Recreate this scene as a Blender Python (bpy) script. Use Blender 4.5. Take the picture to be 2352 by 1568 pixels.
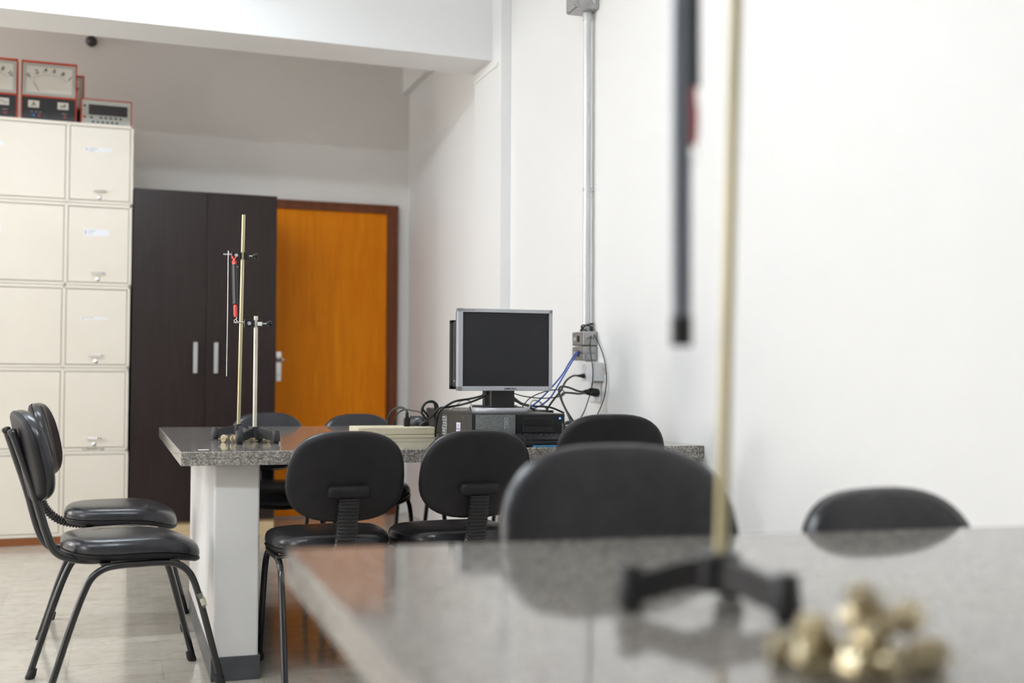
import bpy, bmesh, math, random
from mathutils import Vector, Matrix
random.seed(7)
for o in list(bpy.data.objects): bpy.data.objects.remove(o)
S = bpy.context.scene
COL = S.collection
R = math.radians

# ------------------------------------------------------------------ camera
PITCH, ROLL, YAW, CAMH = R(1.746), R(.276), R(18.647), .95
fw = Vector((math.sin(YAW)*math.cos(PITCH), math.cos(YAW)*math.cos(PITCH), math.sin(PITCH)))
r0 = Vector((math.cos(YAW), -math.sin(YAW), 0)); u0 = r0.cross(fw)
rt = r0*math.cos(ROLL)+u0*math.sin(ROLL); up = -r0*math.sin(ROLL)+u0*math.cos(ROLL)
cam = bpy.data.cameras.new('camera'); co = bpy.data.objects.new('camera', cam); COL.objects.link(co)
m = Matrix(((rt.x, up.x, -fw.x, 0), (rt.y, up.y, -fw.y, 0), (rt.z, up.z, -fw.z, CAMH), (0, 0, 0, 1)))
co.matrix_world = m
cam.sensor_width = 36; cam.lens = 2700/2352*36; cam.clip_start = .02
cam.dof.use_dof = True; cam.dof.focus_distance = 4.0; cam.dof.aperture_fstop = 1.9
S.camera = co
# ------------------------------------------------------------------ world and exposure
w = bpy.data.worlds.new('world'); S.world = w; w.use_nodes = True
w.node_tree.nodes['Background'].inputs[0].default_value = (1, .95, .895, 1)     # even overcast sky seen by the windows
w.node_tree.nodes['Background'].inputs[1].default_value = 16.0
S.view_settings.view_transform = 'Standard'; S.view_settings.look = 'None'
S.view_settings.gamma = 1; S.view_settings.use_curve_mapping = False
S.view_settings.exposure = 0.0
LAMP_STRENGTH = 105.0
LAMP_COLOUR = (.84, .925, 1.0)
LAMPS = [(-.25, 4.75), (-2.2, 4.75), (-4.1, 4.75), (-.3, 2.1), (-2.2, 2.1)]
# unseen windows added in the left wall to bring in fill daylight: (y0, y1)
XL, YR, ZC = -5.2, -4.5, 3.22
FILL_WINDOWS = [(1.4, 2.4), (6.4, 7.7)]; WZ0, WZ1 = .85, 2.75
for y0, y1 in FILL_WINDOWS:                       # light portals: they only guide the sampling of the sky through each window
    l = bpy.data.lights.new('portal', 'AREA'); l.shape = 'RECTANGLE'; l.size = WZ1-WZ0; l.size_y = y1-y0; l.cycles.is_portal = True
    po = bpy.data.objects.new('portal', l); COL.objects.link(po); po.location = (XL-.12, (y0+y1)/2, (WZ0+WZ1)/2); po.rotation_euler = (0, R(-90), 0)

# ------------------------------------------------------------------ materials
MATS = {}
def mat(name, col, rough=.5, metal=0., spec=.5, coat=0., emit=None, estr=0., alpha=1., trans=0.):
    if name in MATS: return MATS[name]
    m = bpy.data.materials.new(name); m.use_nodes = True
    b = m.node_tree.nodes['Principled BSDF']
    b.inputs['Base Color'].default_value = (*col, 1); b.inputs['Roughness'].default_value = rough
    b.inputs['Metallic'].default_value = metal; b.inputs['Specular IOR Level'].default_value = spec
    b.inputs['Coat Weight'].default_value = coat; b.inputs['Coat Roughness'].default_value = .08
    b.inputs['Transmission Weight'].default_value = trans; b.inputs['Alpha'].default_value = alpha
    if emit: b.inputs['Emission Color'].default_value = (*emit, 1); b.inputs['Emission Strength'].default_value = estr
    MATS[name] = m; return m
def nodes(m): return m.node_tree.nodes, m.node_tree.links, m.node_tree.nodes['Principled BSDF']
def coords(m, scale=(1, 1, 1), kind='Object'):
    N, L, b = nodes(m); tc = N.new('ShaderNodeTexCoord'); mp = N.new('ShaderNodeMapping')
    mp.inputs['Scale'].default_value = scale; L.new(tc.outputs[kind], mp.inputs['Vector']); return mp.outputs['Vector']
def ramp(m, fac, stops, inp='Base Color'):
    N, L, b = nodes(m); r = N.new('ShaderNodeValToRGB'); e = r.color_ramp.elements
    while len(e) < len(stops): e.new(.5)
    for i, (p, c) in enumerate(stops): e[i].position = p; e[i].color = (*c, 1)
    L.new(fac, r.inputs['Fac'])
    if inp: L.new(r.outputs['Color'], b.inputs[inp])
    return r.outputs['Color']
def noise(m, vec, scale, detail=4, rough=.55):
    N, L, b = nodes(m); n = N.new('ShaderNodeTexNoise'); n.inputs['Scale'].default_value = scale
    n.inputs['Detail'].default_value = detail; n.inputs['Roughness'].default_value = rough
    L.new(vec, n.inputs['Vector']); return n.outputs['Fac']
def bump(m, h, strength=.1, dist=.002):
    N, L, b = nodes(m); bp = N.new('ShaderNodeBump'); bp.inputs['Strength'].default_value = strength
    bp.inputs['Distance'].default_value = dist; L.new(h, bp.inputs['Height']); L.new(bp.outputs['Normal'], b.inputs['Normal'])
def s2l(*c): return tuple(((x/255+.055)/1.055)**2.4 if x > 10 else x/255/12.92 for x in c)

def noisy(name, c1, c2, scale, rough, bumps=0., dist=.002, bscale=None, vec=(1, 1, 1), **k):
    m = mat(name, c1, rough, **k); v = coords(m, vec); f = noise(m, v, scale)
    ramp(m, f, [(.3, c1), (.7, c2)])
    if bumps: bump(m, noise(m, v, bscale or scale*6), bumps, dist)
    return m
paint = noisy('wall_paint', (.845, .842, .835), (.87, .867, .86), 1.3, .55, .12, .002, 60)
paint_warm_shade = noisy('wall_paint_back', (.80, .77, .735), (.83, .80, .765), 1.1, .6, .12, .002, 60)  # same wall paint, with the far end's warm shade put into its colour
ceil_paint = noisy('ceiling_paint', (.82, .81, .79), (.86, .85, .83), 1.0, .7)
pillar_paint = noisy('pillar_paint', (.74, .73, .715), (.80, .79, .775), 3, .55, .25, .003, 45)

def wood(name, cols, rough, scale=(1, 1, 1), ns=3.2, coat=0., spec=.3):
    m = mat(name, cols[0], rough, coat=coat, spec=spec); v = coords(m, scale); N, L, b = nodes(m)
    f = noise(m, v, ns, 6, .62); n = len(cols)
    ramp(m, f, [(.28+.44*i/(n-1), c) for i, c in enumerate(cols)])
    bump(m, noise(m, v, ns*6), .05, .001); return m
door_wood = wood('door_wood', [(.60, .155, .001), (.82, .25, .002), (.74, .205, .001), (.88, .30, .003)], .42, (6, 6, .55), 2.2, 0, .15)
frame_wood = wood('frame_wood', [(.10, .026, .010), (.16, .042, .014), (.20, .06, .02)], .35, (9, 9, .8), 2.4)
dark_wood = wood('wardrobe_laminate', [(.013, .0075, .007), (.025, .0155, .0145), (.018, .011, .010), (.034, .022, .020)], .36, (14, 14, .8), 2.0)
pale_wood = wood('pale_plinth_wood', [(.50, .36, .20), (.60, .45, .27), (.55, .40, .23)], .5, (3, 3, 14), 2.4)
base_wood = wood('locker_base_wood', [(.17, .055, .015), (.26, .09, .028)], .45, (1, 8, 8), 2.2)

def granite(name, k=1.):
    m = mat(name, (.3, .28, .26), .07, spec=.62); N, L, b = nodes(m); v = coords(m)
    vo = N.new('ShaderNodeTexVoronoi'); vo.inputs['Scale'].default_value = 230*k; L.new(v, vo.inputs['Vector'])
    sp = N.new('ShaderNodeSeparateColor'); L.new(vo.outputs['Color'], sp.inputs['Color'])
    c1 = ramp(m, sp.outputs[0], [(.0, (.030, .028, .028)), (.22, (.115, .105, .10)), (.48, (.27, .243, .212)), (.75, (.41, .375, .33)), (1, (.58, .54, .485))], None)
    n2 = noise(m, v, 60*k, 5, .7); c2 = ramp(m, n2, [(.3, (.16, .149, .14)), (.7, (.36, .335, .305))], None)
    mx = N.new('ShaderNodeMix'); mx.data_type = 'RGBA'; mx.inputs[0].default_value = .45
    L.new(c1, mx.inputs[6]); L.new(c2, mx.inputs[7]); L.new(mx.outputs[2], b.inputs['Base Color'])
    bump(m, noise(m, v, 9), .02, .001); return m
gran = granite('granite')
vinyl_floor = mat('vinyl_floor', (.5, .46, .4), .16, spec=.5)
def _floor():
    m = vinyl_floor; N, L, b = nodes(m)
    tc = N.new('ShaderNodeTexCoord'); g = N.new('ShaderNodeNewGeometry'); oi = N.new('ShaderNodeObjectInfo')
    f = noise(m, g.outputs['Position'], 14, 8, .7)
    c = ramp(m, f, [(.25, (.40, .355, .30)), (.5, (.50, .455, .395)), (.78, (.56, .515, .455))], None)
    hs = N.new('ShaderNodeHueSaturation'); mr = N.new('ShaderNodeMapRange'); mr.inputs[3].default_value = .95; mr.inputs[4].default_value = 1.05
    L.new(oi.outputs['Random'], mr.inputs[0]); L.new(mr.outputs[0], hs.inputs['Value']); L.new(c, hs.inputs['Color'])
    # scattered dirt specks
    n2 = noise(m, g.outputs['Position'], 90, 2, .5); sp = ramp(m, n2, [(.70, (1, 1, 1)), (.76, (.55, .5, .45))], None)
    mx = N.new('ShaderNodeMix'); mx.data_type = 'RGBA'; mx.blend_type = 'MULTIPLY'; mx.inputs[0].default_value = 1
    L.new(hs.outputs[0], mx.inputs[6]); L.new(sp, mx.inputs[7]); L.new(mx.outputs[2], b.inputs['Base Color'])
    r = N.new('ShaderNodeMapRange'); r.inputs[3].default_value = .06; r.inputs[4].default_value = .19
    L.new(noise(m, g.outputs['Position'], 5, 5, .6), r.inputs[0]); L.new(r.outputs[0], b.inputs['Roughness'])
    bump(m, noise(m, g.outputs['Position'], 22, 3), .03, .002)
_floor()
vinyl = noisy('black_vinyl', (.018, .0185, .023), (.024, .0245, .029), 30, .27, .08, .0008, 260)
shell = noisy('black_plastic_shell', (.011, .0105, .012), (.015, .014, .0155), 20, .5, .1, .0006, 300, spec=.22)
rubber = mat('black_rubber', (.012, .012, .013), .55)
rib_pl = mat('ribbed_plastic', (.013, .013, .015), .38)
tube_paint = mat('black_tube_enamel', (.012, .012, .014), .24, coat=.3)
cream = noisy('locker_cream_enamel', (.76, .69, .585), (.80, .735, .635), 2.2, .4, .05, .001, 40)
gap_shade = mat('locker_shadow_gap', (.10, .10, .07), .7)
chrome = mat('chrome', (.75, .75, .75), .16, metal=1)
alu = mat('brushed_aluminium', (.66, .66, .66), .38, metal=1)
zinc = noisy('galvanised_steel', (.60, .62, .63), (.74, .755, .76), 24, .45, metal=.45, vec=(1, 1, .3))
cast = noisy('cast_aluminium', (.36, .36, .365), (.48, .48, .48), 30, .42, .15, .001, 150, metal=.8)
brass = noisy('brass', (.46, .39, .25), (.62, .55, .39), 30, .3, metal=1.)
rod_m = noisy('zinc_yellow_rod', (.46, .40, .22), (.64, .57, .37), 12, .34, metal=.75, vec=(4, 4, .5))
rod_w = noisy('worn_pale_rod', (.62, .56, .46), (.78, .74, .66), 40, .4, metal=.5, vec=(3, 3, .6))
iron = noisy('black_cast_iron', (.014, .014, .016), (.024, .024, .027), 60, .42, .2, .001, 200)
blk = mat('black_plastic', (.010, .010, .012), .32)
blk_matte = mat('matte_black_plastic', (.014, .014, .016), .5)
silver = mat('silver_plastic', (.50, .51, .55), .32, metal=.25)
screen = mat('lcd_screen', (.022, .022, .025), .55, spec=.3)
pc_side = mat('pc_steel_side', (.030, .027, .024), .38, metal=.3)
beige_pl = noisy('aged_beige_plastic', (.62, .56, .40), (.70, .64, .47), 9, .5)
white_pl = mat('white_plastic', (.80, .81, .83), .35)
paper = mat('paper', (.80, .80, .82), .6)
ink = mat('ink', (.02, .02, .025), .6)
dial = mat('dial_card', (.78, .75, .68), .5)
grey_bezel = mat('grey_bezel', (.50, .51, .47), .45)
red_case = mat('red_orange_case', (.55, .055, .016), .4)
meter_blk = mat('meter_black_panel', (.022, .022, .025), .5)
red_pl = mat('red_plastic', (.60, .03, .025), .35)
blue_cab = mat('blue_cable', (.015, .08, .40), .4)
blk_cab = mat('black_cable', (.012, .013, .014), .42)
wht_cab = mat('white_cable', (.62, .60, .52), .45)
blue_sheet = mat('blue_sheet', (.06, .22, .38), .5)
slate = noisy('dark_slate_plinth', (.055, .060, .066), (.085, .09, .10), 12, .35)
glass_disp = mat('dark_display', (.028, .024, .023), .2)
blue_led = mat('blue_led', (.05, .15, .9), .3, emit=(.1, .3, 1), estr=4)
tape_m = mat('clear_tape', (.55, .55, .52), .15, alpha=.35)
grill = mat('perforated_grill', (.34, .36, .36), .4, metal=.4)
def _grill():
    m = grill; N, L, b = nodes(m); v = coords(m, (1, 1, 1))
    br = N.new('ShaderNodeTexVoronoi'); br.feature = 'F1'; br.inputs['Randomness'].default_value = .12; br.inputs['Scale'].default_value = 190
    L.new(v, br.inputs['Vector']); ramp(m, br.outputs['Distance'], [(.30, (.012, .012, .012)), (.42, (.33, .35, .35))])
_grill()

# ------------------------------------------------------------------ geometry helpers
def link(name, me, mt, parent=None, loc=(0, 0, 0), rot=(0, 0, 0), smooth=False):
    o = bpy.data.objects.new(name, me); COL.objects.link(o)
    if mt is not None and len(me.materials) == 0: me.materials.append(mt)
    if parent is not None: o.parent = parent
    o.location = loc; o.rotation_euler = rot
    if smooth:
        for p in me.polygons: p.use_smooth = True
    return o
def obj(name, bm, mt, parent=None, loc=(0, 0, 0), rot=(0, 0, 0), smooth=False, auto=None):
    bmesh.ops.recalc_face_normals(bm, faces=bm.faces)
    me = bpy.data.meshes.new(name)
    if auto is not None:
        bm.normal_update()
        bmesh.ops.split_edges(bm, edges=[e for e in bm.edges if len(e.link_faces) == 2 and e.calc_face_angle(0) > R(auto)])
        smooth = True
    bm.to_mesh(me); bm.free()
    return link(name, me, mt, parent, loc, rot, smooth)
def box(bm, x0, x1, y0, y1, z0, z1, bev=0., seg=2, mtx=None):
    r = bmesh.ops.create_cube(bm, size=1); vs = r['verts']
    bmesh.ops.scale(bm, vec=(x1-x0, y1-y0, z1-z0), verts=vs)
    bmesh.ops.translate(bm, vec=((x0+x1)/2, (y0+y1)/2, (z0+z1)/2), verts=vs)
    if bev:
        es = set(e for v in vs for e in v.link_edges)
        q = bmesh.ops.bevel(bm, geom=list(es), offset=bev, segments=seg, profile=.5, affect='EDGES')
        vs = list(set(vs) | set(q['verts'])); vs = [v for v in vs if v.is_valid]
    if mtx is not None: bmesh.ops.transform(bm, matrix=mtx, verts=vs)
    return vs
def bobj(name, dims, mt, parent=None, bev=.002, loc=(0, 0, 0), rot=(0, 0, 0), seg=2):
    bm = bmesh.new(); box(bm, *dims, bev=bev, seg=seg); return obj(name, bm, mt, parent, loc, rot)
def smooth_path(pts, n=6):
    P = [Vector(p) for p in pts]
    if len(P) < 3: return P
    out = []
    for i in range(len(P)-1):
        p0 = P[i-1] if i else P[0]*2-P[1]; p1 = P[i]; p2 = P[i+1]; p3 = P[i+2] if i+2 < len(P) else P[-1]*2-P[-2]
        for k in range(n):
            t = k/n
            out.append(.5*((2*p1)+(-p0+p2)*t+(2*p0-5*p1+4*p2-p3)*t*t+(-p0+3*p1-3*p2+p3)*t**3))
    out.append(P[-1]); return out
def sweep(bm, path, prof, radfun=None, side=None):
    """sweep a closed 2-D profile (list of (a,b)) along a path; side fixes the a axis"""
    rings = []; n = len(path); prev = None
    for i, p in enumerate(path):
        t = (path[min(i+1, n-1)]-path[max(i-1, 0)]).normalized()
        if side is not None: a = Vector(side)
        elif prev is None: a = t.orthogonal()
        else: a = prev
        a = (a-t*a.dot(t)).normalized(); b = t.cross(a); prev = a
        s = radfun(i, n) if radfun else 1
        sa, sb = s if isinstance(s, tuple) else (s, s)
        rings.append([bm.verts.new(p+a*x*sa+b*y*sb) for x, y in prof])
    m_ = len(prof)
    for i in range(n-1):
        for k in range(m_):
            bm.faces.new((rings[i][k], rings[i][(k+1) % m_], rings[i+1][(k+1) % m_], rings[i+1][k]))
    bm.faces.new(rings[0][::-1]); bm.faces.new(rings[-1])
def circ(r, n=10, r2=None): return [(r*math.cos(2*math.pi*k/n), (r2 or r)*math.sin(2*math.pi*k/n)) for k in range(n)]
def tube(bm, pts, r, n=10, sm=6): sweep(bm, smooth_path(pts, sm) if sm else [Vector(p) for p in pts], circ(r, n))
def tubeobj(name, pts, r, mt, parent=None, n=10, sm=6):
    bm = bmesh.new(); tube(bm, pts, r, n, sm); return obj(name, bm, mt, parent, auto=50)
def lathe(bm, prof, n=20, mtx=None):
    """prof: list of (r,z)"""
    vs = []
    rings = []
    for r, z in prof:
        if r < 1e-6: v = bm.verts.new((0, 0, z)); rings.append([v]); vs.append(v)
        else:
            q = [bm.verts.new((r*math.cos(2*math.pi*k/n), r*math.sin(2*math.pi*k/n), z)) for k in range(n)]; rings.append(q); vs += q
    for A, B in zip(rings, rings[1:]):
        for k in range(n):
            if len(A) == 1 and len(B) == 1: break
            if len(A) == 1: bm.faces.new((A[0], B[k], B[(k+1) % n]))
            elif len(B) == 1: bm.faces.new((A[k], A[(k+1) % n], B[0]))
            else: bm.faces.new((A[k], A[(k+1) % n], B[(k+1) % n], B[k]))
    if len(rings[0]) > 1: bm.faces.new(rings[0])
    if len(rings[-1]) > 1: bm.faces.new(rings[-1])
    if mtx is not None: bmesh.ops.transform(bm, matrix=mtx, verts=vs)
    return vs
def latheobj(name, prof, mt, parent=None, n=20, loc=(0, 0, 0), rot=(0, 0, 0)):
    bm = bmesh.new(); lathe(bm, prof, n); return obj(name, bm, mt, parent, loc, rot, auto=40)
def sup(a, b, n, k=40):
    out = []
    for i in range(k):
        t = 2*math.pi*i/k; c, s = math.cos(t), math.sin(t)
        out.append((a*math.copysign(abs(c)**(2/n), c), b*math.copysign(abs(s)**(2/n), s)))
    return out
def loft(bm, rings):
    R_ = [[bm.verts.new(p) for p in r] for r in rings]; n = len(R_[0])
    for A, B in zip(R_, R_[1:]):
        for k in range(n): bm.faces.new((A[k], A[(k+1) % n], B[(k+1) % n], B[k]))
    bm.faces.new(R_[0]); bm.faces.new(R_[-1])
def thing(name, label, cat, loc=(0, 0, 0), rz=0., group=None):
    o = bpy.data.objects.new(name, None); COL.objects.link(o); o.empty_display_size = .1
    o.location = loc; o.rotation_euler = (0, 0, rz); tag(o, label, cat, group); return o
def tag(o, label, cat, group=None):
    o['label'] = label; o['category'] = cat
    if group: o['group'] = group
    return o
def struct(o): o['kind'] = 'structure'; return o
def text(name, body, size, mt, parent, loc, rot=(R(90), 0, 0), ext=.0004, ax='CENTER', sx=1., bold=0.):
    c = bpy.data.curves.new('t', 'FONT'); c.body = body; c.size = size; c.align_x = ax; c.align_y = 'CENTER'; c.extrude = ext
    c.resolution_u = 3; c.offset = bold
    t = bpy.data.objects.new('t', c); COL.objects.link(t)
    dg = bpy.context.evaluated_depsgraph_get(); dg.update()
    me = bpy.data.meshes.new_from_object(t.evaluated_get(dg)); bpy.data.objects.remove(t); me.name = name
    me.materials.clear(); o = link(name, me, mt, parent, loc, rot); o.scale = (sx, 1, 1); return o
def copy_tree(o, parent=None):
    c = o.copy(); COL.objects.link(c); c.parent = parent
    for ch in list(o.children): copy_tree(ch, c)
    return c

# ================================================================== SETTING
A = R(2.5)                      # the back wall is not quite square to the right wall
XW, YB = 1.94, 8.03             # right wall plane, back-wall corner
def back(x): return YB+(x-XW)*math.tan(A)
bm = bmesh.new(); box(bm, XL-.1, XW+.1, YR-.1, YB+.2, -.1, -.0015); floor = struct(obj('floor', bm, vinyl_floor))
# vinyl tiles laid on the floor
TS = .2925; bm = bmesh.new(); box(bm, 0, TS-.0022, 0, TS-.0022, -.0015, 0); tile_me = None
for ix in range(-5, 7):
    for iy in range(0, 17):
        x = .161+ix*TS; y = 3.25+iy*TS
        if x+TS > XW or y+TS > back(x)-.0: continue
        if tile_me is None:
            o = obj('tile', bm, vinyl_floor, floor, (x, y, 0)); tile_me = o.data
        else: link('tile', tile_me, None, floor, (x, y, 0))
def wallbox(name, d, mt=paint): return struct(bobj(name, d, mt, bev=0))
wallbox('wall_right', (XW, XW+.15, YR-.1, YB+.2, 0, ZC))
bm = bmesh.new(); vs = box(bm, XL-.1, XW, 0, .15, 0, ZC)
struct(obj('wall_back', bm, paint_warm_shade, None, (0, 0, 0)))
wb = bpy.data.objects['wall_back']
for v in wb.data.vertices: v.co.y += back(v.co.x)
bm = bmesh.new(); box(bm, XL-.15, XL, YR-.1, YB, 0, WZ0); box(bm, XL-.15, XL, YR-.1, YB, WZ1, ZC)
ys = [YR-.1]+[y for q in FILL_WINDOWS for y in q]+[YB]
for a, b in zip(ys[0::2], ys[1::2]): box(bm, XL-.15, XL, a, b, WZ0, WZ1)
struct(obj('wall_left', bm, paint))
pane_m = bpy.data.materials.new('window_glass'); pane_m.use_nodes = True
_n, _l = pane_m.node_tree.nodes, pane_m.node_tree.links; _n.remove(_n['Principled BSDF'])
_t = _n.new('ShaderNodeBsdfTransparent'); _g = _n.new('ShaderNodeBsdfGlossy'); _g.inputs['Roughness'].default_value = .02; _x = _n.new('ShaderNodeMixShader'); _x.inputs[0].default_value = .06
_l.new(_t.outputs[0], _x.inputs[1]); _l.new(_g.outputs[0], _x.inputs[2]); _l.new(_x.outputs[0], _n['Material Output'].inputs[0])
for i, (y0, y1) in enumerate(FILL_WINDOWS):
    wn = bpy.data.objects.new('window_%d' % (i+1), None); COL.objects.link(wn); wn.location = (XL-.09, y0, WZ0); wn['kind'] = 'structure'
    bm = bmesh.new(); W_, H_ = y1-y0, WZ1-WZ0; n_ = max(2, round(W_/.65))
    for a, b, c, e in ((0, W_, 0, .04), (0, W_, H_-.04, H_), (0, .04, 0, H_), (W_-.04, W_, 0, H_)): box(bm, -.02, .02, a, b, c, e)
    for k in range(1, n_): box(bm, -.018, .018, W_*k/n_-.018, W_*k/n_+.018, .04, H_-.04)
    obj('window_frame', bm, mat('window_aluminium', (.6, .6, .6), .4, metal=.6), wn)
    for k in range(n_): bobj('pane', (-.002, .002, W_*k/n_+.02, W_*(k+1)/n_-.02, .042, H_-.042), pane_m, wn, 0)
wallbox('wall_rear', (XL-.1, XW, YR-.15, YR, 0, ZC))
wallbox('ceiling', (XL-.1, XW+.1, YR-.1, YB+.2, ZC, ZC+.1), ceil_paint)
# main beam across the room
bm = bmesh.new(); box(bm, XL, XW-.03, 0, .32, 2.64, ZC)
o = struct(obj('ceiling_beam', bm, paint))
for v in o.data.vertices: v.co.y += 5.94+(v.co.x-XW)*math.tan(R(2.3))
# pilaster carrying the beam, with a thin cap ledge under the soffit
p = struct(bobj('pilaster', (XW-.055, XW, 5.79, 6.26, 0, ZC), paint, bev=.002))
bobj('cap_ledge', (XW-.063, XW-.05, 5.83, 6.262, 2.585, 2.605), paint, p, bev=.001)
# longitudinal edge beam along the right wall, either side of the pilaster
struct(bobj('edge_beam', (XW-.05, XW, YR, 5.79, 2.93, ZC), paint, bev=.001))
struct(bobj('edge_beam', (XW-.05, XW, 6.262, back(XW)-.003, 2.94, ZC), paint, bev=.001))

# door in the back wall
d = bpy.data.objects.new('door_1', None); COL.objects.link(d); d.location = (0, 0, 0); d['kind'] = 'structure'
d.location = (1.855, back(1.855), 0); d.rotation_euler = (0, 0, A)
# local frame: x runs left from 0 (outer right edge of the frame), front at -y
FT = 2.14
bobj('door_leaf', (-.865, -.062, -.018, -.002, .012, 2.09), door_wood, d, .002)
def jamb(name, x0, x1, z0, z1):
    j = bobj(name, (x0, x1, -.04, -.002, z0, z1), frame_wood, d, .003)
    return j
jamb('door_jamb', -.062, 0, 0, FT-.06); jamb('door_jamb', -.927, -.865, 0, FT-.06); jamb('door_head', -.927, 0, FT-.06, FT)
bobj('architrave_bead', (-.022, -.006, -.046, -.04, 0, FT-.02), frame_wood, d, .002)
bobj('architrave_bead', (-.915, -.006, -.046, -.04, FT-.025, FT-.01), frame_wood, d, .002)
bobj('door_stop', (-.077, -.062, -.028, -.018, .012, 2.08), frame_wood, d, .001)
hp = bobj('handle_plate', (-.838, -.800, -.026, -.018, .915, 1.115), chrome, d, .004, seg=3)
bm = bmesh.new(); tube(bm, [(-.819, -.026, 1.06), (-.819, -.055, 1.06), (-.816, -.064, 1.06), (-.806, -.068, 1.059), (-.792, -.068, 1.058)], .0105, 12)
obj('lever', bm, chrome, hp, auto=50)
latheobj('handle_rose', [(.0, 0), (.02, 0), (.02, .008), (.014, .014), (0, .014)], chrome, hp, 18, (-.819, -.026, 1.06), (R(90), 0, 0))
latheobj('key_cylinder', [(.0, 0), (.008, 0), (.008, .006), (0, .006)], alu, hp, 14, (-.819, -.026, .96), (R(90), 0, 0))

# ================================================================== LIGHT FITTINGS
LAMP_Z = 2.83
tube_m = mat('fluorescent_tube', (.9, .9, .9), .4, emit=LAMP_COLOUR, estr=LAMP_STRENGTH)
def batten(x, y, label):
    t = thing('ceiling_light', label, 'light', (x, y, ZC), 0, 'fluorescent fittings on the ceiling')
    bobj('light_body', (-.62, .62, -.05, .05, LAMP_Z-ZC+.02, LAMP_Z-ZC+.06), white_pl, t, .006)
    for s in (-.5, .5): bobj('hanger', (s-.004, s+.004, -.004, .004, LAMP_Z-ZC+.06, 0), white_pl, t, 0)
    for s in (-.035, .035):
        bm = bmesh.new(); sweep(bm, [Vector((-.59, s, LAMP_Z-ZC)), Vector((.59, s, LAMP_Z-ZC))], circ(.014, 10))
        obj('tube_lamp', bm, tube_m, t, auto=50)
for i, (x, y) in enumerate(LAMPS):
    batten(x, y, 'white fluorescent ceiling fitting with two bare tubes, hung over the room')

# ================================================================== STEEL LOCKERS (stacked units)
LZ = [.045, .522, .993, 1.462, 1.932, 2.392]
LP = (.078, 7.113)              # front right-hand corner of the stack on the floor
def lp(x): return (x, LP[1]+(x-LP[0])*math.tan(A), 0)
LW, LDEP = 1.16, .74
lab = ['bottom cream steel locker unit, behind the two side chairs', 'cream steel locker unit, second from the floor', 'middle cream steel locker unit of the stack of five', 'cream steel locker unit, second from the top', 'topmost cream steel locker unit, carrying the red meters']
offs = [0, -.004, -.002, .002, .005]
for i in range(5):
    z0, z1 = LZ[i], LZ[i+1]-.002; H = z1-z0
    t = thing('locker_unit', lab[i], 'locker', (LP[0]+offs[i], LP[1], z0), A, 'stack of cream steel locker units')
    bm = bmesh.new()
    fr = .022
    box(bm, -LW, 0, .02, LDEP, 0, H)                              # carcass
    for (a, b, c, e) in ((-LW, -LW+fr, 0, H), (-fr+.006, 0, 0, H), (-.365, -.345, 0, H)): box(bm, a, b, 0, .02, c, e, .0015)
    box(bm, -LW, 0, 0, .02, 0, .016, .0015); box(bm, -LW, 0, 0, .02, H-.018, H, .0015)
    obj('carcass', bm, cream, t, auto=12)
    bm = bmesh.new(); box(bm, -LW+.01, -.01, .012, .019, .012, H-.012); obj('gap_liner', bm, gap_shade, t)  # dark sheet behind the doors, painting the shade in their gaps
    for (a, b) in ((-LW+fr+.003, -.368), (-.342, -fr+.003)):
        dd = bobj('locker_door', (a, b, .001, .012, .0195, H-.0215), cream, t, .002)
        cxx = (a+b)/2
        if i > 0:
            bm = bmesh.new(); tube(bm, [(cxx-.034, .001, .072), (cxx-.034, -.018, .072), (cxx-.026, -.024, .072), (cxx+.026, -.024, .072), (cxx+.034, -.018, .072), (cxx+.034, .001, .072)], .0042, 8, 4)
            obj('pull_handle', bm, chrome, dd, auto=50)
            latheobj('lock', [(0, 0), (.0125, 0), (.0125, .003), (.008, .006), (0, .006)], chrome, dd, 18, (cxx, .001, .036), (R(90), 0, 0))
        if i > 1:
            hh = [0, 0, .012, .038, .022][i]; wv = [.15, .15, .14, .135, .145][i]; zc = [0, 0, H-.185, H-.165, H-.150][i]
            lb = bobj('label_card', (cxx-.012-wv/2, cxx-.012+wv/2, 0, .0011, zc-hh/2, zc+hh/2), paper, dd, 0)
            bm = bmesh.new()
            for k in range(3 if hh > .02 else 1):
                zz = zc+hh*.28-k*.008
                box(bm, cxx-.012-wv*.34, cxx-.012-wv*(.02+.08*k), -.0003, 0, zz-.0014, zz+.0014)
            box(bm, cxx-.012-wv*.46, cxx-.012-wv*.40, -.0003, 0, zc-hh*.3, zc+hh*.3)
            obj('small_print', bm, mat('faded_print', (.42, .42, .46), .7), lb)
    if i == 0: bobj('base_board', (-LW-.01, -.004, .004, LDEP, -z0, -.001), base_wood, t, .002)
    if i == 1:   # worn lettering on the rail under this unit
        bm = bmesh.new(); random.seed(3); x = -.243
        while x < -.135:
            ww = random.uniform(.003, .009); box(bm, x, x+ww, -.0005, 0, .003+random.uniform(0, .003), .010+random.uniform(0, .005)); x += ww+random.uniform(.002, .006)
        obj('worn_lettering', bm, mat('worn_ink', (.10, .09, .08), .7), t)

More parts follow.
